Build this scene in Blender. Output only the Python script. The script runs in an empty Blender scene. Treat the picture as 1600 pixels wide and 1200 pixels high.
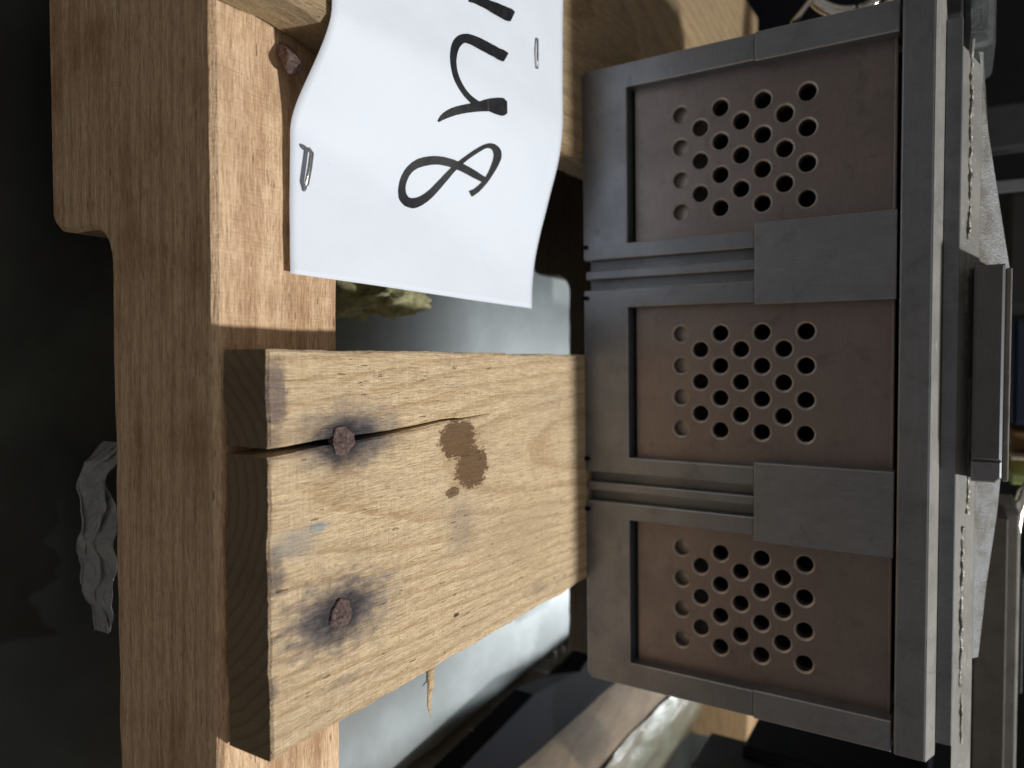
import bpy, bmesh, math, random
from mathutils import Vector, Matrix, noise as mn
from mathutils.geometry import tessellate_polygon

random.seed(7)
SC = bpy.context.scene
COL = SC.collection

# ------------------------------------------------------------------ camera
# lengths below are in units of H (the height of the lens above the deck boards), z = 0 on the floor
H = 0.15
ZC = 1.78                      # camera height
F = 1139.0                     # focal length in pixels of the 1600 px wide picture


def _basis():
    ey = Vector((-33, 695, F)).normalized()
    ez = -Vector((-32, -1866, F))
    ez = (ez - ez.dot(ey) * ey).normalized()
    ex = ey.cross(ez)
    if ex[0] < 0:
        ex = -ex
    return ex, ey, ez


EX, EY, EZ = _basis()          # world axes seen in (right, up, forward) of the upright picture
right = Vector((EX[0], EY[0], EZ[0]))
up = Vector((EX[1], EY[1], EZ[1]))
fwd = Vector((EX[2], EY[2], EZ[2]))
cam = bpy.data.cameras.new("camera")
co = bpy.data.objects.new("camera", cam)
COL.objects.link(co)
SC.camera = co
# the phone was held on its side: picture right is up in the world
m = Matrix((up, -right, -fwd)).transposed().to_4x4()
m.translation = Vector((0, 0, ZC * H))
co.matrix_world = m
cam.sensor_width = 36
cam.lens = 36 * F / 1600
cam.clip_start = 0.005
cam.clip_end = 50
cam.dof.use_dof = True
cam.dof.focus_distance = 0.235
cam.dof.aperture_fstop = 11

# ------------------------------------------------------------------ world, lamps, exposure
w = bpy.data.worlds.new("World")
SC.world = w
w.use_nodes = True
w.node_tree.nodes["Background"].inputs[0].default_value = (1.0, 0.925, 0.84, 1)
w.node_tree.nodes["Background"].inputs[1].default_value = 0.215
SC.view_settings.view_transform = 'Standard'
SC.view_settings.look = 'None'
SC.view_settings.exposure = 0
SC.view_settings.gamma = 1


def lamp(name, loc, target, size, power, col=(1, 1, 1)):
    d = bpy.data.lights.new(name, 'AREA')
    d.shape = 'DISK'
    d.size = size
    d.energy = power
    d.color = col
    o = bpy.data.objects.new(name, d)
    COL.objects.link(o)
    o.location = loc
    o.rotation_euler = (Vector(target) - Vector(loc)).to_track_quat('-Z', 'Y').to_euler()
    return o


lamp("work_lamp", (0.43, 0.40, 1.25), (0, 0.25, 0.1), 0.085, 15.5, (1.0, 0.98, 0.94))
d = bpy.data.lights.new("sheet_fill_spot", 'SPOT')  # added unseen spot, brightens the sheet under the pallet through the notch
d.energy = 78
d.color = (0.93, 0.98, 1.0)
d.spot_size = math.radians(34)
d.spot_blend = .7
d.shadow_soft_size = .09
o = bpy.data.objects.new("sheet_fill_spot", d)
COL.objects.link(o)
o.location = (0.22, 1.12, 0.25)
o.rotation_euler = (Vector((0.10, 0.42, 0.0)) - o.location).to_track_quat('-Z', 'Y').to_euler()


# ------------------------------------------------------------------ node helper
class NT:
    def __init__(s, name):
        s.m = bpy.data.materials.new(name)
        s.m.use_nodes = True
        s.t = s.m.node_tree
        s.n = s.t.nodes
        s.b = s.n["Principled BSDF"]

    def new(s, t, **kw):
        n = s.n.new(t)
        for k, v in kw.items():
            setattr(n, k, v)
        return n

    def put(s, sock, v):
        if isinstance(v, bpy.types.NodeSocket):
            s.t.links.new(v, sock)
        elif v is not None:
            if sock.type == 'RGBA' and len(v) == 3:
                v = (*v, 1)
            sock.default_value = v

    def math(s, op, a, b=None, c=None, clamp=False):
        n = s.new('ShaderNodeMath', operation=op, use_clamp=clamp)
        for i, v in enumerate((a, b, c)):
            if v is not None:
                s.put(n.inputs[i], v)
        return n.outputs[0]

    def obj(s):
        return s.new('ShaderNodeTexCoord').outputs['Object']

    def xyz(s, v):
        n = s.new('ShaderNodeSeparateXYZ')
        s.put(n.inputs[0], v)
        return n.outputs

    def vec(s, x, y, z):
        n = s.new('ShaderNodeCombineXYZ')
        for i, v in enumerate((x, y, z)):
            s.put(n.inputs[i], v)
        return n.outputs[0]

    def scale(s, v, k):
        n = s.new('ShaderNodeVectorMath', operation='MULTIPLY')
        s.put(n.inputs[0], v)
        s.put(n.inputs[1], k if not isinstance(k, (int, float)) else (k, k, k))
        return n.outputs[0]

    def noise(s, v, sc=1, det=4, rough=.55, dist=0.0):
        n = s.new('ShaderNodeTexNoise')
        s.put(n.inputs['Vector'], v)
        n.inputs['Scale'].default_value = sc
        n.inputs['Detail'].default_value = det
        n.inputs['Roughness'].default_value = rough
        n.inputs['Distortion'].default_value = dist
        return n.outputs['Fac']

    def ramp(s, f, lo, hi, a=0.0, b=1.0):
        n = s.new('ShaderNodeMapRange', interpolation_type='SMOOTHSTEP')
        s.put(n.inputs[0], f)
        for i, v in enumerate((lo, hi, a, b)):
            n.inputs[i + 1].default_value = v
        return n.outputs[0]

    def mix(s, f, a, b, mode='MIX'):
        n = s.new('ShaderNodeMix', data_type='RGBA', blend_type=mode)
        s.put(n.inputs[0], f)
        s.put(n.inputs[6], a)
        s.put(n.inputs[7], b)
        return n.outputs[2]

    def bump(s, h, strength=.5, dist=.001, nrm=None):
        n = s.new('ShaderNodeBump')
        n.inputs['Strength'].default_value = strength
        n.inputs['Distance'].default_value = dist
        s.put(n.inputs['Height'], h)
        if nrm is not None:
            s.put(n.inputs['Normal'], nrm)
        return n.outputs[0]

    def set(s, **kw):
        for k, v in kw.items():
            s.put(s.b.inputs[k.replace('_', ' ')], v)
        return s.m


def wood(name, light, dark, along='Y', ring=7.0, pith=(30, 30, 0.12), contrast=.55, fibre=.35, saw=.3,
         blot=.3, bump=.6, stains=(), seed=0.0, grey=None, rough=.75, wamp=10):
    """Sawn softwood cut out of a tree: growth rings round a pith line, fibres, saw marks, stains.  Distances in mm."""
    t = NT(name)
    o = t.obj()
    p = t.scale(o, 1000)
    X = t.xyz(p)
    a, l = (X[0], X[1]) if along == 'Y' else (X[1], X[0])
    d = X[2]
    sd = seed
    wv = t.vec(t.math('MULTIPLY', a, .03), t.math('ADD', t.math('MULTIPLY', l, .012), sd), t.math('MULTIPLY', d, .03))
    w1 = t.math('MULTIPLY', t.math('SUBTRACT', t.noise(wv, 1.0, 3, .5), .5), wamp)
    wv2 = t.vec(t.math('MULTIPLY', a, .15), t.math('ADD', t.math('MULTIPLY', l, .04), sd + 5), t.math('MULTIPLY', d, .15))
    w2 = t.math('MULTIPLY', t.math('SUBTRACT', t.noise(wv2, 1.0, 3, .6), .5), 1.8)
    da = t.math('ADD', t.math('SUBTRACT', a, pith[0]), w1)
    dd = t.math('ADD', t.math('ADD', t.math('SUBTRACT', d, -pith[1]), t.math('MULTIPLY', l, pith[2])), w2)
    r = t.math('SQRT', t.math('ADD', t.math('MULTIPLY', da, da), t.math('MULTIPLY', dd, dd)))
    fr = t.math('FRACT', t.math('DIVIDE', r, ring))
    late = t.math('MULTIPLY', t.ramp(fr, .50, .93), t.ramp(fr, .94, 1.0, 1, 0))
    fv = t.vec(t.math('MULTIPLY', a, 1.6), t.math('ADD', t.math('MULTIPLY', l, .09), sd), t.math('MULTIPLY', d, 1.6))
    fib = t.noise(fv, 1.0, 5, .65, .2)
    fv2 = t.vec(t.math('MULTIPLY', a, .55), t.math('ADD', t.math('MULTIPLY', l, .035), sd + 9), t.math('MULTIPLY', d, .55))
    fib2 = t.noise(fv2, 1.0, 4, .6)
    sv = t.vec(t.math('MULTIPLY', a, .12), t.math('MULTIPLY', l, 1.5), t.math('MULTIPLY', d, .5))
    sw = t.noise(sv, 1.0, 3, .6)
    bl = t.math('MULTIPLY', t.math('ADD', t.noise(t.scale(p, .028), 1.0, 4, .6), t.noise(t.vec(t.math('MULTIPLY', a, .12), t.math('ADD', t.math('MULTIPLY', l, .011), sd), t.math('MULTIPLY', d, .12)), 1.0, 4, .6)), .5)
    col = t.mix(t.math('MULTIPLY', late, contrast), light, dark)
    fd = tuple(c * .62 for c in dark)
    col = t.mix(t.math('MULTIPLY', t.ramp(fib, .42, .72), fibre), col, fd)
    col = t.mix(t.math('MULTIPLY', t.ramp(fib2, .5, .75), fibre * .9), col, dark)
    hl = tuple(min(1, c * 1.22 + .02) for c in light)
    col = t.mix(t.math('MULTIPLY', t.ramp(fib, .5, .25), .5), col, hl)
    col = t.mix(t.math('MULTIPLY', t.ramp(sw, .5, .75), saw * .5), col, dark)
    col = t.mix(t.math('MULTIPLY', t.ramp(sw, .45, .25), saw * .5), col, hl)
    g = grey or tuple(c * .7 for c in dark)
    col = t.mix(t.math('MULTIPLY', t.ramp(bl, .46, .66), blot), col, g)
    mv = t.vec(t.math('MULTIPLY', a, 3.2), t.math('ADD', t.math('MULTIPLY', l, .30), sd + 17), t.math('MULTIPLY', d, 3.2))
    mic = t.noise(mv, 1.0, 3, .6)
    col = t.mix(t.math('MULTIPLY', t.ramp(mic, .5, .68), fibre * .9), col, tuple(c * .7 for c in dark))
    col = t.mix(t.math('MULTIPLY', t.ramp(mic, .46, .3), .45), col, tuple(min(1, c * 1.25 + .03) for c in light))
    # short dark checks and pits along the grain
    cv = t.vec(t.math('MULTIPLY', a, 1.1), t.math('ADD', t.math('MULTIPLY', l, .13), sd + 3), d)
    chk = t.ramp(t.noise(cv, 1.0, 2, .5), .70, .76)
    col = t.mix(t.math('MULTIPLY', chk, .65), col, tuple(c * .25 for c in dark))
    # stains: (x, y, rx, ry, colour, softness, strength, raggedness, grain-direction streakiness)
    for (cx, cy, rx, ry, sc_, soft, stg, rag, fine) in stains:
        ux = t.math('DIVIDE', t.math('SUBTRACT', X[0], cx), rx)
        uy = t.math('DIVIDE', t.math('SUBTRACT', X[1], cy), ry)
        rr = t.math('SQRT', t.math('ADD', t.math('MULTIPLY', ux, ux), t.math('MULTIPLY', uy, uy)))
        nz = t.noise(t.vec(t.math('MULTIPLY', X[0], fine), t.math('MULTIPLY', X[1], fine * .45), cx), 1.0, 5, .62)
        rr = t.math('ADD', rr, t.math('MULTIPLY', t.math('SUBTRACT', nz, .5), rag))
        fac = t.math('MULTIPLY', t.ramp(rr, 1 - soft, 1, 1, 0), stg)
        col = t.mix(fac, col, sc_)
    gn = t.new('ShaderNodeNewGeometry')
    vt = t.new('ShaderNodeVectorTransform', vector_type='NORMAL', convert_from='WORLD', convert_to='OBJECT')
    t.t.links.new(gn.outputs['True Normal'], vt.inputs[0])
    N_ = t.xyz(vt.outputs[0])
    endg = t.ramp(t.math('ABSOLUTE', N_[1] if along == 'Y' else N_[0]), .75, .95)
    col = t.mix(t.math('MULTIPLY', endg, .9), col, t.mix(late, tuple(c * .34 for c in light), tuple(c * .44 for c in dark)))
    hgt = t.math('ADD', t.math('MULTIPLY', t.math('ADD', fib, t.math('MULTIPLY', mic, .8)), 1.0), t.math('ADD', t.math('MULTIPLY', sw, .7), t.math('ADD', t.math('MULTIPLY', fib2, .7), t.math('MULTIPLY', chk, -1.0))))
    return t.set(Base_Color=col, Roughness=rough, Specular_IOR_Level=.3, Normal=t.bump(hgt, bump, .0007))


def steel(name, col, rough=.42, metal=.8, tint=None, brush='X', bumps=.15, scratch=.25, spec=.5):
    t = NT(name)
    p = t.scale(t.obj(), 1000)
    X = t.xyz(p)
    k = (.12, 2.2, 2.2) if brush == 'X' else (2.2, 2.2, .12)
    br = t.noise(t.scale(p, k), 1, 4, .6)
    bl = t.noise(t.scale(p, .05), 1, 5, .62)
    sp = t.noise(t.scale(p, .9), 1, 3, .6)
    c = t.mix(t.math('MULTIPLY', t.ramp(bl, .35, .7), .6), col, tint or tuple(v * .7 for v in col))
    c = t.mix(t.math('MULTIPLY', t.ramp(br, .4, .75), .28), c, tuple(v * .55 for v in col))
    c = t.mix(t.math('MULTIPLY', t.ramp(sp, .66, .74), scratch), c, tuple(min(1, v * 2.0 + .06) for v in col))
    sc1 = t.noise(t.scale(p, (2.4, 1, .10)), 1, 2, .5, .4)
    sc2 = t.noise(t.scale(t.scale(p, (.16, 1, 1.9)), 1), 1, 2, .5, .5)
    scr = t.math('MAXIMUM', t.ramp(sc1, .70, .74), t.ramp(sc2, .70, .74))
    c = t.mix(t.math('MULTIPLY', scr, scratch), c, tuple(min(1, v * 1.7 + .04) for v in col))
    gr = t.ramp(t.noise(t.scale(p, .11), 1, 6, .7, .6), .52, .72)
    c = t.mix(t.math('MULTIPLY', gr, .45), c, tuple(v * .45 for v in col))
    r = t.math('ADD', t.math('MULTIPLY', bl, .25), t.math('ADD', t.math('MULTIPLY', br, .12), rough - .18))
    return t.set(Base_Color=c, Metallic=metal, Roughness=r, Specular_IOR_Level=spec, Normal=t.bump(t.math('ADD', br, t.math('MULTIPLY', sp, .5)), bumps, .0003))


def plain(name, col, rough=.6, metal=0.0, var=.3, sc=.08, bump=.2, coat=0.0, col2=None, dist=.001):
    t = NT(name)
    p = t.scale(t.obj(), 1000)
    n = t.noise(t.scale(p, sc), 1, 5, .6)
    n2 = t.noise(t.scale(p, sc * 12), 1, 4, .6)
    c = t.mix(t.math('MULTIPLY', t.ramp(n, .35, .7), 1.0 if col2 else var), col, col2 or tuple(v * .5 for v in col))
    c = t.mix(t.math('MULTIPLY', t.ramp(n2, .5, .8), var * .6), c, tuple(v * .55 for v in col))
    m_ = t.set(Base_Color=c, Metallic=metal, Roughness=t.math('ADD', t.math('MULTIPLY', n2, .2), rough - .1),
               Normal=t.bump(t.math('ADD', n, n2), bump, dist))
    t.b.inputs['Coat Weight'].default_value = coat
    return m_


# ------------------------------------------------------------------ geometry helpers (world units of H)
def tag(o, label=None, cat=None, group=None, kind=None):
    if label: o['label'] = label
    if cat: o['category'] = cat
    if group: o['group'] = group
    if kind: o['kind'] = kind
    return o


def thing(name, loc, label, cat, group=None, rz=0.0):
    o = bpy.data.objects.new(name, None)
    o.empty_display_size = .01
    COL.objects.link(o)
    o.location = Vector(loc) * H
    o.rotation_euler.z = rz
    return tag(o, label, cat, group)


def mesh(name, vs, fs, mat, org=(0, 0, 0), parent=None, smooth=False):
    """vs in H units; the object's own origin sits at org (with a parent: in the parent's frame)."""
    og = Vector(org)
    me = bpy.data.meshes.new(name)
    me.from_pydata([(Vector(v) - og) * H for v in vs], [], fs)
    bm = bmesh.new()
    bm.from_mesh(me)
    bmesh.ops.recalc_face_normals(bm, faces=bm.faces)
    bm.to_mesh(me)
    bm.free()
    me.materials.append(mat)
    if smooth:
        for p in me.polygons:
            p.use_smooth = True
    o = bpy.data.objects.new(name, me)
    COL.objects.link(o)
    o.location = og * H
    if parent is not None:
        o.parent = parent
    return o


def offset_poly(pts, d):
    """inset a closed 2-D polygon by d (towards its inside)"""
    n = len(pts)
    A = sum(pts[i][0] * pts[(i + 1) % n][1] - pts[(i + 1) % n][0] * pts[i][1] for i in range(n))
    s = 1 if A > 0 else -1
    out = []
    for i in range(n):
        p0, p1, p2 = Vector(pts[i - 1]), Vector(pts[i]), Vector(pts[(i + 1) % n])
        e1 = (p1 - p0).normalized() if (p1 - p0).length > 1e-9 else Vector((1, 0))
        e2 = (p2 - p1).normalized() if (p2 - p1).length > 1e-9 else e1
        n1, n2 = Vector((-e1.y, e1.x)), Vector((-e2.y, e2.x))
        b = n1 + n2
        if b.length < .3:
            b = n1
        b.normalize()
        k = min(2.0, 1 / max(.35, b.dot(n1)))
        out.append(tuple(p1 + b * (s * d * k)))
    return out


def prism(name, outer, holes, lo, hi, mat, axis='Z', ch=0.0, org=(0, 0, 0), parent=None, chl=0.0, edge=None):
    """polygon with holes swept from lo to hi along axis; ch = chamfer at the hi side, chl at the lo side.
       axis Z: polygon in (x, y).  axis Y: polygon in (x, z); the 'hi' side is then the FRONT (-Y) so pass hi < lo."""
    loops = [outer] + list(holes)
    vs, fs = [], []
    sgn = 1 if hi > lo else -1

    def P(p, h):
        return (p[0], p[1], h) if axis == 'Z' else (p[0], h, p[1])
    levels = [(lo, chl), (lo + sgn * chl, 0), (hi - sgn * ch, 0), (hi, ch)]
    if not chl: levels = levels[1:]
    if not ch: levels = levels[:-1]
    rings = []
    for h, c in levels:
        idx = []
        for li, lp in enumerate(loops):
            q = lp
            if c:
                q = offset_poly(lp, c if li == 0 else -c)
            idx.append(list(range(len(vs), len(vs) + len(q))))
            vs += [P(p, h) for p in q]
        rings.append(idx)
    for a, b in zip(rings[:-1], rings[1:]):
        for la, lb in zip(a, b):
            n = len(la)
            for i in range(n):
                j = (i + 1) % n
                fs.append((la[i], la[j], lb[j], lb[i]))
    for r in (rings[0], rings[-1]):
        flat = [i for l in r for i in l]
        co_ = [[Vector(vs[i]) if axis == 'Z' else Vector((vs[i][0], vs[i][2], 0)) for i in l] for l in r]
        for tri in tessellate_polygon(co_):
            fs.append(tuple(flat[k] for k in tri))
    o = mesh(name, vs, fs, mat, org, parent)
    if edge is not None and ch:                     # bare metal on the worn chamfer
        o.data.materials.append(edge)
        ne = sum(len(l) for l in loops)
        k0 = ne * (len(levels) - 2)
        for k in range(k0, k0 + ne):
            o.data.polygons[k].material_index = 1
    return o


def box(name, x0, x1, y0, y1, z0, z1, mat, ch=.006, org=None, parent=None, jit=0.0):
    bm = bmesh.new()
    bmesh.ops.create_cube(bm, size=1)
    for v in bm.verts:
        v.co = Vector(((x0 + x1) / 2 + v.co.x * (x1 - x0), (y0 + y1) / 2 + v.co.y * (y1 - y0), (z0 + z1) / 2 + v.co.z * (z1 - z0)))
        if jit:
            v.co += Vector([random.uniform(-jit, jit) for _ in range(3)])
    if ch:
        bmesh.ops.bevel(bm, geom=list(bm.edges), offset=ch, segments=2, profile=.5, affect='EDGES')
    vs = [v.co.copy() for v in bm.verts]
    bm.verts.index_update()
    fs = [[v.index for v in f.verts] for f in bm.faces]
    bm.free()
    if org is None:
        org = (0, 0, 0) if parent is not None else ((x0 + x1) / 2, (y0 + y1) / 2, z0)
    return mesh(name, vs, fs, mat, org, parent)


def tube(name, pts, r, mat, parent=None, org=(0, 0, 0), n=12, flat=1.0, closed=False, taper=None):
    pts = [Vector(p) for p in pts]
    vs, fs = [], []
    N = len(pts)
    upv = Vector((0, 0, 1))
    for i, p in enumerate(pts):
        a = pts[(i - 1) % N] if (closed or i) else p
        b = pts[(i + 1) % N] if (closed or i < N - 1) else p
        t = (b - a).normalized()
        s = t.cross(upv)
        if s.length < 1e-3: s = t.cross(Vector((0, 1, 0)))
        s.normalize()
        q = s.cross(t)
        rr = r * (taper(i / (N - 1)) if taper else 1)
        for k in range(n):
            an = 2 * math.pi * k / n
            vs.append(p + s * math.cos(an) * rr + q * math.sin(an) * rr * flat)
    for i in range(N if closed else N - 1):
        j = (i + 1) % N
        for k in range(n):
            k2 = (k + 1) % n
            fs.append((i * n + k, i * n + k2, j * n + k2, j * n + k))
    if not closed:
        fs.append(tuple(range(n)))
        fs.append(tuple((N - 1) * n + k for k in range(n)))
    return mesh(name, vs, fs, mat, org, parent, smooth=True)


def at(px, py, z):
    """a point of the place seen at picture position (px, py) on the level z (H units above the floor)"""
    c = Vector((py - 600, px - 800, F))
    r = Vector((c.dot(EX), c.dot(EY), c.dot(EZ)))
    k = (z - ZC) / r.z
    return Vector((r.x * k, r.y * k, z))


def aty(px, py, y):
    c = Vector((py - 600, px - 800, F))
    r = Vector((c.dot(EX), c.dot(EY), c.dot(EZ)))
    k = y / r.y
    return Vector((r.x * k, y, ZC + r.z * k))


def rough_line(a, b, n, amp, fr=9.0, seed=0.0):
    a, b = Vector(a), Vector(b)
    d = (b - a)
    nrm = Vector((-d.y, d.x)).normalized()
    out = []
    for i in range(n):
        t = i / n
        p = a + d * t
        k = mn.noise(Vector((p.x * fr, p.y * fr, seed))) * amp + mn.noise(Vector((p.x * fr * 6, p.y * fr * 6, seed + 3))) * amp * .5
        if i == 0: k = 0
        out.append(tuple(p + nrm * k))
    return out


# ------------------------------------------------------------------ levels
ZD = 0.78            # top of the deck boards
TH = 0.118           # board thickness
ZS = ZD - TH         # top of the stringers
ZB = 0.12            # underside of the stringers
ZN = 0.34            # roof of the fork notches

# ------------------------------------------------------------------ materials
FE = (0.030, 0.028, 0.036)
mmk = lambda p: (p.x * H * 1000, p.y * H * 1000)
PO = Vector((0.332, 1.20, ZD - TH))        # origin of the cracked board
n1 = at(535, 688, ZD); n2 = at(531, 958, ZD)


def st(px, py, rx, ry, col, soft, stg, rag, fine, org=PO):
    """a stain seen at (px, py), rx picture pixels wide across the deck's depth and ry along its width"""
    p = at(px, py, ZD) - org
    ky = (at(px + rx, py, ZD) - at(px - rx, py, ZD)).y / 2
    kx = (at(px, py + ry, ZD) - at(px, py - ry, ZD)).x / 2
    return (p.x * H * 1000, p.y * H * 1000, kx * H * 1000, ky * H * 1000, col, soft, stg, rag, fine)


BROWN = (0.165, 0.095, 0.047)
M_plank = wood("cracked_board_wood", (0.77, 0.60, 0.39), (0.50, 0.335, 0.18), 'Y', 3.6, (-14, 23, -.06), .7, .5, 1.0, .3, 1.1, stains=(
    st(550, 680, 115, 76, (0.17, 0.155, 0.165), .95, .9, 1.0, .30),
    st(560, 685, 85, 34, (0.09, 0.085, 0.10), .95, .75, 1.1, .5),
    st(535, 690, 74, 62, FE, .9, .97, .9, .5),
    st(530, 958, 130, 92, (0.13, 0.12, 0.135), .97, .95, 1.5, .40),
    st(500, 968, 75, 30, (0.12, 0.11, 0.125), .95, .7, 1.3, .6),
    st(533, 958, 76, 62, FE, .92, .97, .9, .5),
    st(430, 618, 26, 75, (0.15, 0.115, 0.12), .5, .75, 1.0, .5),
    st(425, 700, 22, 40, (0.22, 0.17, 0.15), .6, .5, .9, .5),
    st(432, 908, 24, 44, (0.12, 0.10, 0.11), .8, .75, 1.6, .6),
    st(430, 870, 18, 26, (0.16, 0.13, 0.13), .8, .6, 1.4, .8),
    st(427, 1080, 14, 30, (0.14, 0.12, 0.12), .8, .6, 1.4, .8),
    st(540, 1062, 40, 12, (0.18, 0.15, 0.13), .8, .5, 1.4, .8),
    st(497, 824, 26, 11, (0.22, 0.34, 0.42), .7, .6, 1.6, .8),
    st(460, 850, 55, 38, (0.40, 0.37, 0.33), .8, .7, 1.2, .3),
    st(716, 686, 32, 34, BROWN, .22, .95, 1.15, .70),
    st(738, 730, 28, 36, BROWN, .22, .95, 1.15, .70),
    st(707, 769, 12, 9, BROWN, .2, .9, .8, .7),
    st(722, 820, 34, 60, (0.36, 0.30, 0.22), .9, .6, 1.2, .2),
    st(820, 830, 90, 100, (0.50, 0.37, 0.23), .9, .5, 1.2, .15),
    st(840, 920, 30, 14, (0.30, 0.24, 0.17), .9, .5, 1.2, .4),
    st(713, 961, 5, 4, (0.03, 0.02, 0.012), .4, .9, .5, .9),
), seed=2.0, grey=(0.42, 0.34, 0.24), wamp=9)
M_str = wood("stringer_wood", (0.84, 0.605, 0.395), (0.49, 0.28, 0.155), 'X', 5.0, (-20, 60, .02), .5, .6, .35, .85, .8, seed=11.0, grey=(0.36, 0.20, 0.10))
M_str2 = wood("shaded_stringer_wood", (0.075, 0.052, 0.035), (0.04, 0.026, 0.016), 'X', 5.0, (-20, 60, .02), .45, .6, .35, .35, .8, seed=31.0)  # shade on the far stringer painted in as darker wood
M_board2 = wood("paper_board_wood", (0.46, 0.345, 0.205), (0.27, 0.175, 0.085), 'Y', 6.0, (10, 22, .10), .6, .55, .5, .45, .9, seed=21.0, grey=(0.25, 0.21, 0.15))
M_board3 = wood("shaded_bottom_wood", (0.075, 0.054, 0.036), (0.04, 0.028, 0.018), 'Y', 6.0, (10, 22, .10), .6, .5, .5, .4, .9, seed=41.0)  # wood colour darkened to stand in for shade on the bottom board
M_core = wood("brown_timber_wood", (0.22, 0.155, 0.09), (0.13, 0.08, 0.045), 'Y', 6.0, (10, 22, .10), .6, .5, .5, .4, .9, seed=61.0)
M_scrap = wood("offcut_wood", (0.60, 0.42, 0.24), (0.38, 0.24, 0.12), 'X', 4.0, (10, 22, .10), .5, .5, .5, .3, .9, seed=51.0)
M_steel = steel("ground_steel", (0.215, 0.226, 0.252), .38, .6)
M_ring = plain("bare_chamfer_steel", (0.44, 0.39, 0.36), .4, .6, var=.3)
M_edge = steel("worn_steel_edge", (0.42, 0.42, 0.43), .4, .6)
M_steel2 = steel("cover_steel", (0.225, 0.236, 0.262), .46, .6, brush='Z')
M_pocket = steel("oiled_brown_steel", (0.225, 0.190, 0.184), .40, .6, tint=(0.175, 0.148, 0.146), scratch=.12)
M_bead = plain("bright_weld", (0.55, 0.54, 0.50), .35, .6, var=.7, sc=.5, bump=1)
M_pale = steel("worn_bright_steel", (0.235, 0.232, 0.22), .8, .1, tint=(0.15, 0.147, 0.14), scratch=.6, bumps=.6, spec=.3)
M_darksteel = steel("dark_steel", (0.042, 0.044, 0.050), .55, .3)
M_black = plain("black_rubbery_paint", (0.008, 0.009, 0.012), .5)
M_hole = plain("shade_black", (0.004, 0.004, 0.006), 1.0)  # near-black colour standing in for shade in holes and gaps
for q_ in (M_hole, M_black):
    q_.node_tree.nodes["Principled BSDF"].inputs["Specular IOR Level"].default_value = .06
M_navy = plain("navy_enamel", (0.006, 0.014, 0.040), .35)
M_chrome = plain("chrome", (0.75, 0.74, 0.70), .12, 1.0, var=.2)
M_nail = plain("rusty_nail", (0.42, 0.31, 0.30), .36, .6, col2=(0.16, 0.10, 0.095), sc=.9, bump=1.0, dist=.0006)
M_staple = plain("staple_wire", (0.42, 0.42, 0.44), .3, .9, var=.3)
M_ink = plain("marker_ink", (0.009, 0.010, 0.013), .42, var=.3, sc=.25, col2=(0.022, 0.023, 0.028))

t = NT("office_paper")
p = t.scale(t.obj(), 1000)
nz = t.noise(t.scale(p, .02), 1, 3, .5)
fz = t.noise(t.scale(p, 1.3), 1, 4, .6)
ds = t.ramp(t.noise(t.scale(p, .16), 1, 3, .6), .73, .78)
c = t.mix(t.math('MULTIPLY', nz, .25), (0.74, 0.805, 0.90), (0.64, 0.705, 0.81))
c = t.mix(t.math('MULTIPLY', ds, .22), c, (0.35, 0.36, 0.36))
M_paper = t.set(Base_Color=c, Roughness=.62, Specular_IOR_Level=.3, Normal=t.bump(t.math('ADD', fz, t.math('MULTIPLY', nz, 26)), .22, .0006))

t = NT("grey_concrete")
p = t.scale(t.obj(), 1000)
a_ = t.noise(t.scale(p, .02), 1, 5, .6); b_ = t.noise(t.scale(p, .25), 1, 5, .65); c_ = t.noise(t.scale(p, .07), 1, 3, .5)
c = t.mix(t.ramp(a_, .35, .65), (0.215, 0.240, 0.245), (0.165, 0.184, 0.188))
c = t.mix(t.math('MULTIPLY', t.ramp(b_, .55, .75), .3), c, (0.17, 0.18, 0.185))
c = t.mix(t.math('MULTIPLY', t.ramp(c_, .60, .68), .4), c, (0.17, 0.18, 0.185))
M_floor = t.set(Base_Color=c, Roughness=.62, Specular_IOR_Level=.4, Normal=t.bump(t.math('ADD', a_, t.math('MULTIPLY', b_, .5)), .3, .001))

M_sheet = M_floor
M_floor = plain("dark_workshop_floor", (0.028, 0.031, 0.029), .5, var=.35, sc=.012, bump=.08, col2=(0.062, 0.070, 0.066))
M_mat = plain("dark_rubber_mat", (0.020, 0.023, 0.022), .6, var=.5, sc=.02, bump=.4, col2=(0.034, 0.038, 0.037))
M_wall = plain("dark_workshop_wall", (0.006, 0.007, 0.009), .8)

t = NT("stretch_film")
p = t.scale(t.obj(), 1000)
wv = t.noise(t.scale(p, (.12, .03, .12)), 1, 5, .65, 1.5)
w2 = t.noise(t.scale(p, (.035, .008, .05)), 1, 4, .6, 1.0)
c = t.mix(t.ramp(w2, .40, .60), (0.13, 0.11, 0.07), (0.18, 0.185, 0.14))
c = t.mix(t.math('MULTIPLY', t.ramp(wv, .58, .66), .6), c, (0.26, 0.27, 0.25))
M_film = t.set(Base_Color=c, Roughness=.42, Normal=t.bump(t.math('ADD', t.math('MULTIPLY', wv, 1), t.math('MULTIPLY', w2, 2.5)), .5, .0022))
t.b.inputs['Coat Weight'].default_value = .5
t.b.inputs['Coat Roughness'].default_value = .22

M_bag = NT("clear_plastic_film")
_p = M_bag.scale(M_bag.obj(), 1000)
_w = M_bag.noise(M_bag.scale(_p, .10), 1, 5, .6, 1.5)
M_bag.b.inputs['Transmission Weight'].default_value = .35
M_bag = M_bag.set(Base_Color=(0.52, 0.55, 0.56), Roughness=.14, Normal=M_bag.bump(_w, 1.0, .004))

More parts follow.
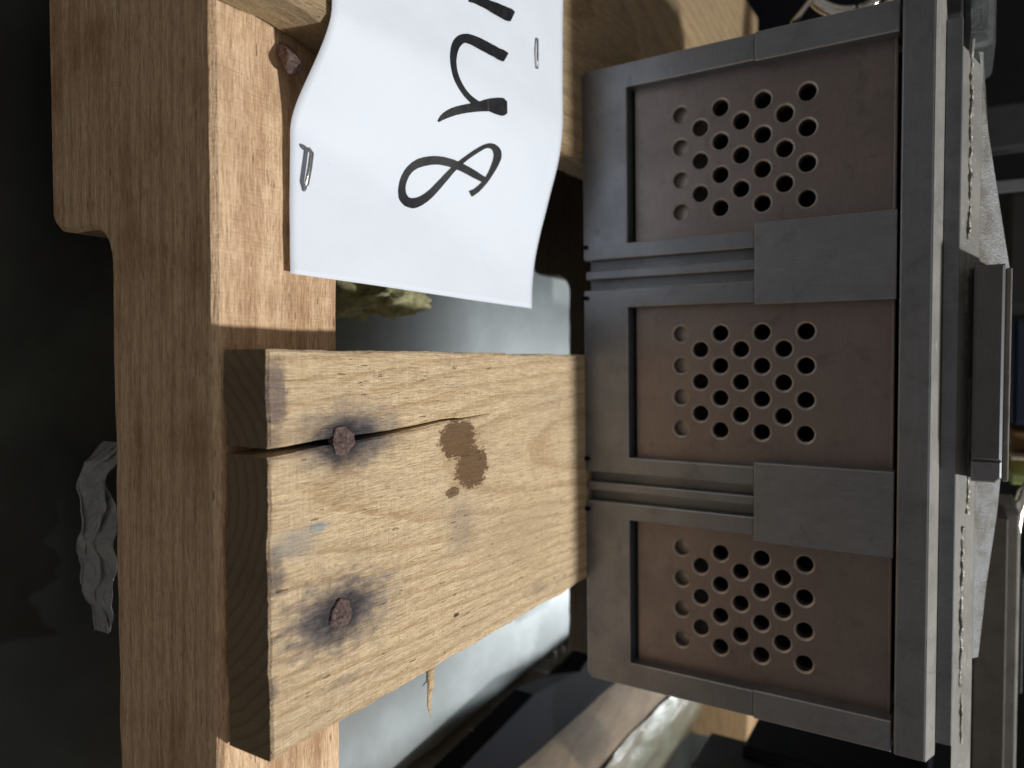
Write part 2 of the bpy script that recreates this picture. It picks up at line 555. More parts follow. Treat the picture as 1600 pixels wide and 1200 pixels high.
# ------------------------------------------------------------------ setting
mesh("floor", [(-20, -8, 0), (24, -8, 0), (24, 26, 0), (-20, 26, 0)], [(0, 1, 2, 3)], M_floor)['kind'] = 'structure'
mesh("back_wall", [(-20, 20, 0), (24, 20, 0), (24, 20, 22), (-20, 20, 22)], [(0, 1, 2, 3)], M_wall)['kind'] = 'structure'

o = box("fibre_sheet", -1.15, 1.78, 1.22, 3.72, .003, .018, M_sheet, .002)
tag(o, "pale grey fibre cement sheet on the floor under the pallet boards", "sheet")

# ------------------------------------------------------------------ pallet
pallet = thing("wooden_pallet", (0.3, 2.0, 0), "weathered wooden pallet with nailed deck boards and a notched front stringer", "pallet")
PB = Vector((0.3, 2.0, 0))


def local(poly):
    return [(q[0] - PB.x, q[1] - PB.y) for q in poly]


def pal(o, org):
    """hang a part built in world coordinates under the pallet"""
    o.parent = pallet
    o.location = (Vector(org) - PB) * H
    return o


# stringers: profile in (x, z) with a rounded fork notch
def stringer(y0, y1, xn0, xn1, mat, seed, ZN=ZN, xe=3.6):
    prof = []
    prof += rough_line((-3.2, ZS), (-3.2, ZB), 1, 0)
    prof += rough_line((-3.2, ZB), (xn0 - .05, ZB), 24, .006, seed=seed)
    for k in range(7):
        a = math.pi / 2 * k / 6
        prof.append((xn0 - .05 + .05 * math.sin(a) * .9, ZB + .05 - .05 * math.cos(a)))
    prof.append((xn0 + .0, ZB + .08))
    for k in range(7):
        a = math.pi / 2 * k / 6
        prof.append((xn0 + .075 - .075 * math.cos(a), ZN - .07 + .07 * math.sin(a)))
    prof += rough_line((xn0 + .08, ZN), (xn1 - .08, ZN), 30, .005, seed=seed + 2)
    prof += [(xn1 - .05, ZN - .03), (xn1, ZN - .08), (xn1, ZB), (xe, ZB), (xe, ZS)] if xe > xn1 else [(xe, ZN), (xe, ZS)]
    prof += rough_line((xe, ZS), (-3.2, ZS), 90, .004, seed=seed + 4)[1:]
    org = (0, y0, ZB)
    o = prism("stringer", prof, [], y1, y0, mat, 'Y', .010, org, None, .010)
    return pal(o, org)


ys0 = at(336, 500, ZS).y; ys1 = at(530, 500, ZS).y
xn = aty(120, 362, ys0).x
stringer(ys0, ys1, xn, xn + 1.6, M_str, 1)
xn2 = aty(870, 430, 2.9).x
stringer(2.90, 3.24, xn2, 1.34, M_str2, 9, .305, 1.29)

# cracked deck board: the split is a real slot through its whole thickness
XA, XB_ = -0.024, 0.690
y0b, y1b = 0.842, 3.60
ck = [(410, 710, 7), (450, 704, 6.5), (500, 693, 5.5), (560, 684, 4.5), (610, 675.5, 3.2), (650, 667, 2.6), (690, 657.5, 2.0), (706, 655, 1.6), (722, 654.5, 1.1), (745, 650.5, .7), (765, 646, .3)]
sideA, sideB = [], []
for (px, py, hw) in ck:
    sideA.append(at(px, py - hw, ZD)); sideB.append(at(px, py + hw, ZD))
sideA[0].y = sideB[0].y = y0b
outl = [(XA, y0b)]
outl += rough_line((XA, y0b), (sideA[0].x, y0b), 24, .004, 14, 1)[1:]
outl += [(q.x, q.y) for q in sideA] + [(q.x, q.y) for q in reversed(sideB)]
outl += rough_line((sideB[0].x, y0b), (XB_, y0b), 44, .005, 14, 2)[1:]
outl += rough_line((XB_, y0b), (XB_ + .0, y1b), 260, .0055, 9, 3)
outl += rough_line((XB_, y1b), (XA, y1b), 3, 0)
outl += rough_line((XA, y1b), (XA, y0b), 260, .0045, 9, 4)[:-1]
cb = prism("deck_board", outl, [], ZS + .001, ZD, M_plank, 'Z', .0045, tuple(PO), None, .005)
pal(cb, PO)
cb['label'] = "pale deck board with a long crack and two nails"


# splinter on the edge of the cracked board
sp_a = at(672, 1046, ZD - .05)
spl = [sp_a + Vector((-.01, 0, 0)), at(673, 1070, ZD - .05), at(670, 1100, ZD - .06), at(673, 1121, ZD - .07)]
s_ = tube("splinter", spl, .017, M_plank, None, tuple(PO), 6, .5, taper=lambda k: 1.0 - .9 * k)
pal(s_, PO)
spl = [at(668, 1052, ZD - .05), at(667, 1064, ZD - .05), at(660, 1072, ZD - .05)]
s_ = tube("splinter", spl, .0045, M_board3, None, tuple(PO), 6, .5, taper=lambda k: 1.0 - .8 * k)
pal(s_, PO)


def nail(px, py, r, tilt, seed):
    random.seed(seed)
    c0 = at(px, py, ZD)
    vs, fs = [], []
    N = 26
    prof = [(0.0, .012), (.45, .0115), (.8, .010), (.97, .006), (1.0, 0.0), (.9, -.012)]
    for (k, z) in prof:
        for i in range(N):
            a = 2 * math.pi * i / N
            rr = r * k * (1 + .10 * math.sin(3 * a + seed) + .05 * math.sin(7 * a + seed * 2))
            dz = random.uniform(-.0022, .0022) if k < .95 else 0
            x = math.cos(a) * rr; y = math.sin(a) * rr
            vs.append((c0.x + x, c0.y + y, ZD + z + dz + x * tilt))
    for j in range(len(prof) - 1):
        for i in range(N):
            i2 = (i + 1) % N
            fs.append((j * N + i, j * N + i2, (j + 1) * N + i2, (j + 1) * N + i))
    o = mesh("nail", vs, fs, M_nail, tuple(c0), None, True)
    return pal(o, c0)


nail(534, 688, .0275, .06, 3)
nail(531, 959, .0275, -.05, 5)

# board under the paper, wider, with a split, waney near corner
P2 = Vector((-1.2, 1.2, ZS))
b2 = []
b2 += rough_line((-1.88, .800), (-.632, .800), 40, .016, 10, 21)
b2 += rough_line((-.632, .800), (-.618, 4.35), 120, .011, 6, 22)
b2 += rough_line((-.618, 4.35), (-1.98, 4.35), 30, .02, 5, 23)
b2 += rough_line((-1.98, 4.35), (-1.88, .80), 60, .01, 6, 24)
o = prism("deck_board", b2, [], ZS + .001, ZD, M_board2, 'Z', .014, tuple(P2), None, .012)
pal(o, P2)
o['label'] = "greyer deck board under the paper"
# bent nail sticking out beside it
q0 = at(440, 96, ZS)
nl = [q0 + Vector((-.03, .01, -.02)), q0 + Vector((-.012, 0, .012)), q0 + Vector((.012, -.004, .034)), q0 + Vector((.022, -.006, .041))]
o = tube("nail", nl, .0165, M_nail, None, tuple(q0), 14, 1)
pal(o, q0)

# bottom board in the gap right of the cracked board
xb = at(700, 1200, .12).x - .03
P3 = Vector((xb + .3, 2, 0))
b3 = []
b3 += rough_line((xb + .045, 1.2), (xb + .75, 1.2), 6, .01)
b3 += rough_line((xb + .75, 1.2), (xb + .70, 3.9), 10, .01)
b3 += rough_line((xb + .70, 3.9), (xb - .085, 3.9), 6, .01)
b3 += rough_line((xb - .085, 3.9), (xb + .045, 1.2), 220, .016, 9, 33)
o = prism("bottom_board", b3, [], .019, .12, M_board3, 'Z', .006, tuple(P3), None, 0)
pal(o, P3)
# stray fibres that stand off the sawn edges
random.seed(12)
for (px, py, z, dx) in [(880, 1015, .12, -.05), (868, 1022, .12, -.04), (770, 1120, .12, -.04), (740, 1142, .12, -.03)]:
    a = at(px, py, z)
    o = tube("loose_fibre", [a + Vector((.03, 0, -.004)), a + Vector((dx * .4, -.02, .012)), a + Vector((dx, -.05, .01))], .006, M_board3, None, tuple(a), 5, .6, taper=lambda k: 1 - .8 * k)
    pal(o, a)

# ------------------------------------------------------------------ steel mould block (own frame: x across, -y towards us, z up from the deck)
BX, BY = 0.061, 2.079
blk = thing("steel_mould_block", (BX, BY, ZD), "dark grey steel block with three perforated recessed panels standing on the boards", "machine part", rz=math.radians(1.7))
L = dict(parent=blk)
X0, X1 = -.955, .948
pk = [(-.884, -.424), (-.230, .230), (.424, .872)]
zp0, zj, zt = .146, .522, .868          # pocket floor, joint of the covers, underside of the top plate
DP = .040                                # depth of the pockets
GD = .046

# backing body behind the pockets; hollow behind the holes, painted black for the shade inside
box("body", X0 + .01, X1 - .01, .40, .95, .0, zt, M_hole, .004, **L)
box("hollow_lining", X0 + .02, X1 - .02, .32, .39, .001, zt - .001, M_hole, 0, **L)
# frame: one comb-shaped front plate with three open pockets and slots between them
def notch_poly():
    P = [(X0 + .012, 0.0), (X0, .03), (X0, zj - .002), (pk[0][0], zj - .002), (pk[0][0], zp0)]
    P += [(pk[0][1], zp0), (pk[0][1], zj - .002)]
    g = lambda c: [(c - .048, zj - .002), (c - .048, .008), (c - .008, .008), (c - .008, zj - .002), ]
    for c, (a, b) in zip((-.333, .327), ((pk[0][1], pk[1][0]), (pk[1][1], pk[2][0]))):
        P += [(c - .046, zj - .002), (c - .046, -.0), (c - .014, 0), (c - .014, zj - .002), (c + .014, zj - .002), (c + .014, 0), (c + .046, 0), (c + .046, zj - .002)]
        P += [(b, zj - .002), (b, zp0)]
        nxt = pk[1][1] if c < 0 else pk[2][1]
        P += [(nxt, zp0), (nxt, zj - .002)]
    P += [(X1, zj - .002), (X1, .03), (X1 - .012, 0)]
    return P


def frame_piece(poly, front=0.0, back=.09, mat=None, name="frame_strip", ch=.003):
    return prism(name, poly, [], back, front, mat or M_steel, 'Y', ch, (0, 0, 0), blk, 0, M_edge)


zz = zj - .002
segs = [(X0, pk[0][0], pk[0][1], -.379), (-.287, pk[1][0], pk[1][1], .281), (.373, pk[2][0], pk[2][1], X1)]
for i, (l, a, b, r) in enumerate(segs):       # three U-shaped pocket frames
    cl = .014 if i == 0 else .005
    cr = .014 if i == 2 else .005
    frame_piece([(l + cl, 0), (l, cl), (l, zz), (a, zz), (a, zp0), (b, zp0), (b, zz), (r, zz), (r, cr), (r - cr, 0)], 0, .12, name="pocket_frame")
for c in (-.333, .327):                        # ribs standing in the two slots, slot floor behind
    frame_piece([(c - .013, .006), (c - .013, zz), (c + .013, zz), (c + .013, .006)], .004, .12, name="rib")
    box("slot_floor", c - .046, c + .046, GD, .10, .004, zz - .001, M_steel2, 0, **L)
    frame_piece([(c - .111, zj), (c - .111, zt), (c + .111, zt), (c + .111, zj)], -.010, .10, M_steel2, "cover_plate")
for (l, r) in ((X0, pk[0][0] + .006), (pk[2][1] - .006, X1)):
    frame_piece([(l, zj), (l, zt), (r, zt), (r, zj)], -.008, .10, M_steel2, "cover_plate")

# perforated panels, chamfered through-holes 4-3-4-3-4-3-4
zc = [.298 + .0583 * k for k in range(7)]
for i, (pc, (a, b)) in enumerate(zip((-.645, -.005, .640), pk)):
    holes = []
    for k in range(7):
        xs = [-.141, -.047, .047, .141] if k % 2 == 0 else [-.094, 0, .094]
        for x in xs:
            holes.append([(pc + x + .0284 * math.cos(2 * math.pi * j / 28), zc[k] + .0284 * math.sin(2 * math.pi * j / 28)) for j in range(28)])
    # wide mouth = chamfer cut into the face; the bore is narrower
    outer = [(a - .004, zp0 + .013), (a - .004, zt - .006), (b + .004, zt - .006), (b + .004, zp0 + .013)]
    vs, fs = [], []
    sub = []
    loops_f = [outer] + holes
    loops_m = [outer] + [offset_poly(h, .0055) for h in holes]
    levels = [(DP, loops_f), (DP + .0045, loops_m), (DP + .036, loops_m)]
    rings = []
    for y, lp in levels:
        idx = []
        for q in lp:
            idx.append(list(range(len(vs), len(vs) + len(q))))
            vs += [(c0, y, c1) for (c0, c1) in q]
        rings.append(idx)
    for ra, rb in zip(rings[:-1], rings[1:]):
        for la, lb in zip(ra, rb):
            n = len(la)
            for j in range(n):
                fs.append((la[j], la[(j + 1) % n], lb[(j + 1) % n], lb[j]))
    for rr in (rings[0], rings[-1]):
        flat = [q for l in rr for q in l]
        cc = [[Vector((vs[q][0], vs[q][2], 0)) for q in l] for l in rr]
        for tri in tessellate_polygon(cc):
            fs.append(tuple(flat[q] for q in tri))
    po = mesh("perforated_panel", vs, fs, M_pocket, (0, 0, 0), blk)
    po.data.materials.append(M_ring)
    for k_ in range(len(outer), sum(len(q) for q in loops_f)):
        po.data.polygons[k_].material_index = 1
    # inner ledge that closes the lowest row of holes
    box("inner_ledge", a, b, DP + .037, .31, .235, zc[0] + .027, M_ring, .002, **L)
    box("panel_rim", a + .0, b - .0, DP - .010, DP + .01, zt - .012, zt - .004, M_pocket, .002, **L)
    # small dowel heads at the foot of the slots
for c in (-.42, -.333 + .07, .24, .40):
    box("foot_tab", c - .006, c + .006, -.012, .03, .002, .016, M_black, .002, **L)

# top plate, recessed ledge, bright upper plate
box("top_plate", X0 - .001, X1 + .002, -.014, .90, zt + .007, .946, M_steel, .004, **L)
vs = [(X0, -.012, .9465), (X1 + .002, -.012, .9465), (X1 + .002, .04, .9655), (X0, .04, .9655), (X0, .60, .966), (X1, .60, .966), (X0, .60, .9465), (X1 + .002, .60, .9465)]
mesh("bright_bevel", vs, [(0, 1, 2, 3), (3, 2, 5, 4), (6, 7, 1, 0), (4, 5, 7, 6), (0, 3, 4, 6), (1, 7, 5, 2)], M_pale, (0, 0, 0), blk)
box("upper_plate", X0 + .05, X1 - .02, .06, .88, .9665, 1.002, M_steel2, .002, **L)
vs = [(X0 + .12, .062, 1.0025), (X1 + .35, .062, 1.0025), (X1 + .35, .13, 1.0450), (X0 + .16, .13, 1.0450), (X0 + .16, .70, 1.0450), (X1 + .35, .70, 1.0450), (X0 + .12, .70, 1.0025), (X1 + .35, .70, 1.0025)]
mesh("worn_edge_strip", vs, [(0, 1, 2, 3), (3, 2, 5, 4), (6, 7, 1, 0), (4, 5, 7, 6), (0, 3, 4, 6), (1, 7, 5, 2)], M_pale, (0, 0, 0), blk)
random.seed(4)
for (xa, xb2, dz) in ((X0 + .10, -.36, .004), (-.33, -.18, .000), (-.02, .33, .012), (.36, .78, .002), (.80, .93, .006)):
    pts = []
    x = xa
    while x < xb2:                                # bright ragged weld beads along the strip
        zb_ = 1.017 + dz + .003 * mn.noise(Vector((x * 30, 1, dz * 99)))
        pts.append((x, .062 + (zb_ - 1.0025) / .0425 * .068, zb_))
        x += .0035
    o = tube("weld_bead", pts, .0050, M_bead, blk, (0, 0, 0), 8)
    for v in o.data.vertices:
        c_ = v.co / H
        v.co += Vector((0, -1, .6)) * H * .0042 * (mn.noise(c_ * 55) + .6 * mn.noise(c_ * 130))
# sloping guard plate on top: leaning back, outline rises to the middle
def bl(px, py, y):
    q = aty(px, py, BY + y) - Vector((BX, BY, ZD))
    return q.x, q.z
sil = [bl(1527, 120, .3), bl(1541, 230, .3), bl(1560, 340, .3), bl(1575, 425, .3), bl(1577, 600, .3), bl(1556, 800, .3), bl(1540, 900, .3), bl(1527, 1010, .3)]
low = [(sil[-1][0], 1.046), (sil[0][0], 1.046)]
vs, fs = [], []
for (x, z) in sil + low:
    yy = .16 + (z - 1.046) * 1.3
    vs.append((x, yy, z)); vs.append((x, yy + .05, z))
n = len(sil) + 2
for i in range(n):
    j = (i + 1) % n
    fs.append((2 * i, 2 * j, 2 * j + 1, 2 * i + 1))
fs.append([2 * i for i in range(n)]); fs.append([2 * i + 1 for i in range(n)])
M_guard = plain("scuffed_guard_metal", (0.27, 0.285, 0.30), .40, .2, var=.6, sc=.11, bump=.6, col2=(0.15, 0.145, 0.125), dist=.0018)
mesh("guard_plate", vs, fs, M_guard, (0, 0, 0), blk)
a0 = bl(1522, 420, .1); a1 = bl(1563, 752, .1); a2 = bl(1522, 716, .1)
prism("clamp_bar", [(a0[0], a0[1]), (a0[0], a1[1]), (a2[0], a1[1]), (a2[0], a0[1])], [], .15, .04, steel("clamp_steel", (0.12, 0.122, 0.135), .5, .4), 'Y', .006, (0, 0, 0), blk)
prism("clamp_end", [(a2[0] + .001, a0[1]), (a2[0] + .001, a1[1]), (a1[0] - .012, a1[1]), (a1[0], a1[1] - .012), (a1[0], a0[1])], [], .15, .045, M_steel, 'Y', .004, (0, 0, 0), blk)
box("clamp_ledge", a0[0] + .01, a1[0] - .004, .05, .24, a1[1] + .001, a1[1] + .014, M_pale, .003, **L)

# ------------------------------------------------------------------ paper sheet with handwriting
def sstep(a, b, x):
    k = max(0, min(1, (x - a) / (b - a)))
    return k * k * (3 - 2 * k)


def paper_z(x, y):
    far = max(0, min(1, (y - .99) / .95))
    e = -.44 + .24 * far
    z = ZD + .004 - (.113 - .006 * far) * sstep(-.655 - .06 * far, e, x)
    z += .006 * math.sin(x * 9 + 1) * math.sin(y * 5) * sstep(-.66, -.5, x) * sstep(1.05, 1.3, y)
    z += .0075 * mn.noise(Vector((x * 3.4, y * 2.6, 4))) + .002 * mn.noise(Vector((x * 11, y * 9, 8))) + .008
    return z


def on_paper(px, py, lift=0.0):
    z = ZD
    for _ in range(30):
        q = at(px, py, z)
        z = .5 * z + .5 * (paper_z(q.x, q.y) + lift)
    return at(px, py, z)


c1 = on_paper(454, 427); c2 = on_paper(831, 482)
PP = Vector((-.7, 1.45, ZD))
pap = thing("paper_sheet", PP, "white paper sheet stapled to the pallet with black handwriting", "paper")
near0, far0 = on_paper(519, 4), on_paper(880, 4)
vs, fs = [], []
NI, NJ = 46, 70
na, nb = Vector((near0.x, near0.y)), Vector((c1.x, c1.y))
fa, fb = Vector((far0.x, far0.y)), Vector((c2.x, c2.y))
ext = 1.42
na = nb + (na - nb) * ext; fa = fb + (fa - fb) * ext
for j in range(NJ + 1):
    for i in range(NI + 1):
        s, q = i / NI, j / NJ
        a = na.lerp(nb, q); b = fa.lerp(fb, q)
        pt = a.lerp(b, s)
        vs.append((pt.x, pt.y, paper_z(pt.x, pt.y)))
for j in range(NJ):
    for i in range(NI):
        k = j * (NI + 1) + i
        fs.append((k, k + 1, k + NI + 2, k + NI + 1))
o = mesh("sheet", [Vector(v) - PP for v in vs], fs, M_paper, (0, 0, 0), pap, True)
so = o.modifiers.new("thickness", 'SOLIDIFY'); so.thickness = .00012; so.offset = -1

# ink strokes: (px, py, half width px)
def catmull(P, n=10):
    out = []
    for i in range(len(P) - 1):
        p0 = P[max(i - 1, 0)]; p1 = P[i]; p2 = P[i + 1]; p3 = P[min(i + 2, len(P) - 1)]
        for k in range(n):
            u = k / n
            out.append(tuple(.5 * (2 * p1[j] + (-p0[j] + p2[j]) * u + (2 * p0[j] - 5 * p1[j] + 4 * p2[j] - p3[j]) * u * u + (-p0[j] + 3 * p1[j] - 3 * p2[j] + p3[j]) * u ** 3) for j in range(3)))
    out.append(tuple(P[-1]))
    return out


def Z4(L_):      # crop coordinates (400,0 at 1/2.857) to picture pixels
    return [(400 + x / 2.857, y / 2.857, w_ / 2.857) for (x, y, w_) in L_]


strokes = [
    Z4([(957, 866, 12), (985, 850, 10), (1020, 815, 9), (1050, 770, 10), (1075, 715, 14), (1078, 680, 15), (1060, 656, 12), (1030, 652, 8), (990, 672, 8), (940, 706, 8), (885, 752, 10), (830, 812, 12), (780, 865, 14), (735, 897, 17), (695, 907, 19), (664, 890, 17), (653, 850, 13), (662, 800, 12), (690, 755, 13), (735, 727, 16), (800, 716, 16), (860, 725, 16), (920, 748, 15), (970, 775, 14), (1010, 798, 12), (1036, 810, 9)]),
    Z4([(814, 543, 3), (840, 520, 11), (880, 500, 15), (930, 487, 16), (990, 478, 18), (1040, 470, 24), (1080, 474, 32), (1105, 478, 34), (1122, 478, 22)]),
    Z4([(1010, 478, 16), (975, 455, 12), (935, 415, 10), (900, 355, 10), (884, 290, 10), (886, 230, 13), (902, 190, 16), (930, 172, 17), (970, 180, 19), (1020, 205, 20), (1070, 232, 20), (1105, 250, 21), (1117, 257, 17)]),
    Z4([(952, 2, 6), (985, 2, 14), (1030, 18, 18), (1080, 42, 22), (1130, 66, 24), (1147, 74, 19)]),
]
for si, S in enumerate(strokes):
    C_ = catmull(S, 8)
    vs, fs = [], []
    for i, (px, py, hw) in enumerate(C_):
        a = C_[max(i - 1, 0)]; b = C_[min(i + 1, len(C_) - 1)]
        d = Vector((b[0] - a[0], b[1] - a[1])); d.normalize()
        nx, ny = -d.y, d.x
        hw = max(.5, hw * 1.18 * (1 + .05 * mn.noise(Vector((px * .2, py * .2, si)))))
        for k in (-1, 0, 1):
            q = on_paper(px + nx * hw * k, py + ny * hw * k, .0016 + .0004 * si + (.0008 if i > len(C_) * .6 else 0))
            vs.append(q - PP)
    for i in range(len(C_) - 1):
        for k in range(2):
            fs.append((3 * i + k, 3 * i + k + 1, 3 * i + 4 + k, 3 * i + 3 + k))
    mesh("ink_stroke", vs, fs, M_ink, (0, 0, 0), pap)

# staples
def staple(pts, r, lift):
    P = [on_paper(a, b, l) for (a, b, l) in pts]
    c0 = P[0]
    o = tube("staple", [q - PP for q in P], r, M_staple, pap, (0, 0, 0), 8, .6)
    return o


staple([(474, 229, -.01), (475, 230, .007), (482, 233, .011), (487, 239, .013), (484, 262, .013), (479, 288, .011), (476, 295, .004), (475, 296, -.012)], .0058, 0)
staple([(840, 60, -.01), (840, 62, .006), (840, 84, .008), (840, 106, .006), (840, 108, -.01)], .0040, 0)

# ------------------------------------------------------------------ things round the pallet
# mossy crumb under the gap
c0 = at(640, 450, .36)
bm = bmesh.new()
bmesh.ops.create_icosphere(bm, subdivisions=5, radius=1)
for v in bm.verts:
    d = 1 + .45 * mn.noise(v.co * 1.6) + .26 * mn.noise(v.co * 4.5) + .12 * mn.noise(v.co * 11)
    v.co = Vector((v.co.x * .10 * d, v.co.y * .135 * d, v.co.z * .19 * d))
vs = [Vector(v.co) + Vector((c0.x, c0.y, .215)) for v in bm.verts]
bm.verts.index_update()
fs = [[v.index for v in f.verts] for f in bm.faces]
bm.free()
M_crumb = plain("yellow_green_fluff", (0.82, 0.79, 0.46), .9, var=.6, sc=.18, bump=1.0, col2=(0.36, 0.38, 0.20), dist=.002)
o = mesh("foam_scrap", vs, fs, M_crumb, (c0.x, c0.y, 0), None, True)
tag(o, "crumpled yellow green foam scrap on the floor below the paper", "scrap")

# plastic film on the mat in front of the stringer
random.seed(9)
vs, fs = [], []
NI, NJ = 26, 90
for j in range(NJ + 1):
    for i in range(NI + 1):
        q = j / NJ; s = i / NI
        wdt = .5 + .5 * math.sin(math.pi * min(1, q * 1.15)) ** .6 if q < .9 else .5
        px = 172 - s * 44 * wdt * (1 if q > .12 else q / .12 + .1) + 3 * math.sin(q * 21)
        py = 690 + q * 296
        pt = at(px, py, .06)
        z = .03 + .10 * abs(mn.noise(Vector((q * 3, s * 2.2, 2)))) + .012 * mn.noise(Vector((q * 12, s * 5, 7))) + .04 * math.sin(s * 3.14)
        vs.append((pt.x, pt.y, z))
for j in range(NJ):
    for i in range(NI):
        k = j * (NI + 1) + i
        fs.append((k, k + 1, k + NI + 2, k + NI + 1))
pt = at(145, 830, .03)
o = mesh("plastic_film", vs, fs, M_bag, (pt.x, pt.y, .03), None, True)
so = o.modifiers.new("thickness", 'SOLIDIFY'); so.thickness = .0006
tag(o, "crumpled clear plastic film on the floor at the pallet's edge", "plastic film")

# black block added in place of shade, and film-wrapped timber right of the block
def quad(name, P, z0, z1, mat, ch=.01):
    o = prism(name, [(p.x, p.y) for p in P], [], z0, z1, mat, 'Z', ch, ((P[0].x + P[2].x) / 2, (P[0].y + P[2].y) / 2, z0))
    return o


zb1 = .17
zb1 = .22
Q = [at(682, 1240, zb1), at(860, 1240, zb1), at(1010, 1060, zb1), at(930, 1012, zb1), at(905, 1050, zb1), at(835, 1085, zb1)]
tag(quad("shade_block", Q, .121, zb1, M_hole, .006), "black block added for the shade on the bottom board below the block's corner", "shade block")
e0, e1 = at(838, 1200, .30), at(982, 1068, .30)
dr = (e1 - e0).normalized(); sd_ = Vector((dr.y, -dr.x, 0))
OT = (e0.x + .3, (e0.y + e1.y) / 2, .02)
tim = thing("wrapped_timber", OT, "rounded brown timber with glossy stretch film over its right side, beside the steel block", "timber")


def lengthwise(name, s0, s1, grow, mat, nx, amp):
    vs, fs = [], []
    NY = 80
    for j in range(NY + 1):
        q = -.25 + 2.1 * j / NY
        A = e0.lerp(e1, q)
        for i in range(nx + 1):
            s = s0 + (s1 - s0) * i / nx
            an = math.pi * (1 - s)
            x = .34 + (.34 + grow) * math.cos(an) * (1 + .03 * mn.noise(Vector((q * 4, s * 4, 1))))
            z = .02 + (.42 + grow) * math.sin(an) ** .65 + amp * mn.noise(Vector((q * 2.0, s * 8, 5))) + amp * .45 * mn.noise(Vector((q * 7, s * 20, 5)))
            pt = A + sd_ * x
            vs.append((pt.x - OT[0], pt.y - OT[1], z - OT[2]))
    R_ = nx + 1
    for j in range(NY):
        for i in range(nx):
            fs.append((j * R_ + i, j * R_ + i + 1, (j + 1) * R_ + i + 1, (j + 1) * R_ + i))
    for k in (0, NY):
        fs.append([k * R_ + i for i in range(R_)])
    if s1 - s0 > .99:
        fs.append([v for v in (0, NY * R_, NY * R_ + nx, nx)])
    o = mesh(name, vs, fs, mat, (0, 0, 0), tim, True)
    return o


lengthwise("timber_core", 0, 1, 0, M_core, 24, .006)
lengthwise("film_wrap", .33, 1, .016, M_film, 26, .016)

# pale offcut
a = aty(1080, 1085, 4.6); b = aty(1170, 1168, 4.6)
o = box("wood_offcut", a.x, b.x, 4.6, 5.0, a.z - .0, b.z, M_scrap, .012, jit=.01)
tag(o, "small pale wood offcut behind the film wrapped timber", "offcut")

# dark machine plates right of the block (bottom edge of the picture)
def slab(name, px0, px1, py0, py1, y, dep, mat, label, cat, ch=.01, group=None):
    a = aty(px0, py0, y); b = aty(px1, py1, y)
    o = box(name, a.x, b.x, y, y + dep, a.z, b.z, mat, ch)
    return tag(o, label, cat, group)


slab("machine_plate", 1078, 1215, 1192, 1330, 2.9, .3, M_darksteel, "dark steel plate low beside the right side of the block", "plate")
slab("dark_backing_box", 1100, 1460, -160, 64, 4.6, 1.5, M_black, "black box added for the darkness behind the chrome rings", "backing box")  # added box, covers lit floor so this corner stays dark
slab("machine_housing", 1160, 1448, 1165, 1340, 3.05, .9, M_black, "black machine housing behind the right side of the block", "machine")
# dark post with lit edge, bottom right
slab("steel_post", 1526, 1567, 806, 1260, 2.75, .25, steel("brown_painted_post", (0.10, 0.088, 0.078), .5, .3), "dark brown steel bar leaning behind the block's right end", "bar", .004)
slab("edge_rail", 1569, 1586, 800, 1260, 2.9, .4, M_pale, "thin bright steel rail right of the dark brown bar", "rail", .008)
slab("dark_rail", 1587, 1597, 900, 1085, 3.0, .3, M_darksteel, "short dark rail outside the bright rail", "rail", .004)
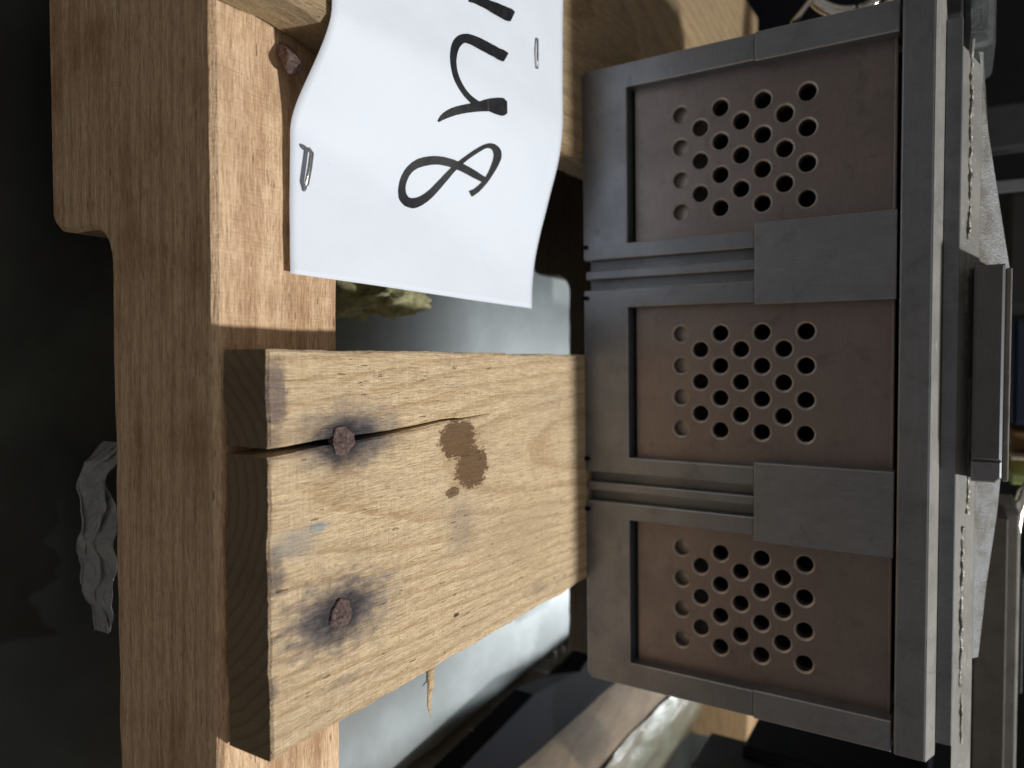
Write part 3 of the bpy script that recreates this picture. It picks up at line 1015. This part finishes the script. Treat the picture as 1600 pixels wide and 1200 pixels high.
# right margin, seen beyond the block's top
slab("navy_box", 1582, 1680, 497, 668, 3.4, .8, M_navy, "dark navy blue box behind the top of the block", "box", .02)
slab("brown_box", 1580, 1680, 672, 708, 3.6, .6, plain("brown_card", (0.20, 0.11, 0.045), .7), "brown box beside the navy blue box", "box", .01)
slab("cream_strip", 1579, 1680, 712, 724, 3.5, .3, plain("cream_paint", (0.52, 0.46, 0.34), .6), "narrow cream strip between brown box and green strip", "strip", .004)
slab("green_strip", 1578, 1680, 738, 764, 3.5, .5, plain("yellow_green_paint", (0.30, 0.36, 0.12), .5), "yellow green strip behind the clamp bar end", "strip", .01)
slab("grey_beam", 1532, 1690, 168, 216, 3.8, .12, M_darksteel, "grey steel beam end in the dark, upper right", "beam", .01)
slab("worn_bracket", 1506, 1556, -30, 72, 2.6, .3, plain("scuffed_bracket", (0.20, 0.22, 0.23), .35, .6, var=.6, sc=.25, bump=1, dist=.003), "scuffed grey bracket at the block's upper left top corner", "bracket", .02)
slab("dark_bracket", 1465, 1505, -30, 20, 2.5, .3, M_darksteel, "dark bracket plate between the block and the scuffed bracket", "bracket", .006)
slab("shelf_plate", 1548, 1690, 284, 288, 3.8, .02, M_steel2, "thin pale plate edge below the grey beam", "plate", .004)
slab("olive_housing", 1572, 1690, 298, 480, 4.4, .5, plain("olive_black", (0.010, 0.011, 0.009), .5, var=.9, sc=.03), "olive black housing behind the thin pale plate", "housing", .03)


def path(P, y):
    return [aty(a, b, y) for (a, b) in P]


P_ = path([(1575, 900), (1582, 850), (1590, 800), (1600, 770), (1625, 740)], 3.2)
o = tube("steel_tube", P_, .022, M_chrome, None, tuple(P_[0]), 14)
tag(o, "shiny bent steel tube left of the bright rail", "tube")
# chrome coil on the upper left of the block
for i, (cx, cy, rx, ry) in enumerate([(1330, -8, 62, 33), (1322, -6, 46, 26)]):
    pts = path([(cx + rx * math.cos(a), cy + ry * math.sin(a)) for a in [2 * math.pi * k / 40 for k in range(40)]], 3.0 + .12 * i)
    o = tube("chrome_ring", pts, .016 + .008 * i, M_chrome, None, tuple(pts[0]), 12, closed=True)
    tag(o, ("outer bright chrome ring beside the block's left side", "inner thicker chrome ring beside the block's left side")[i], "ring", "chrome rings")
P_ = path([(1238, 38), (1250, 22), (1262, 6), (1275, -8), (1292, -20)], 2.9)
o = tube("bent_wire", P_, .010, M_chrome, None, tuple(P_[0]), 10)
tag(o, "thin bright bent wire by the chrome rings", "wire")
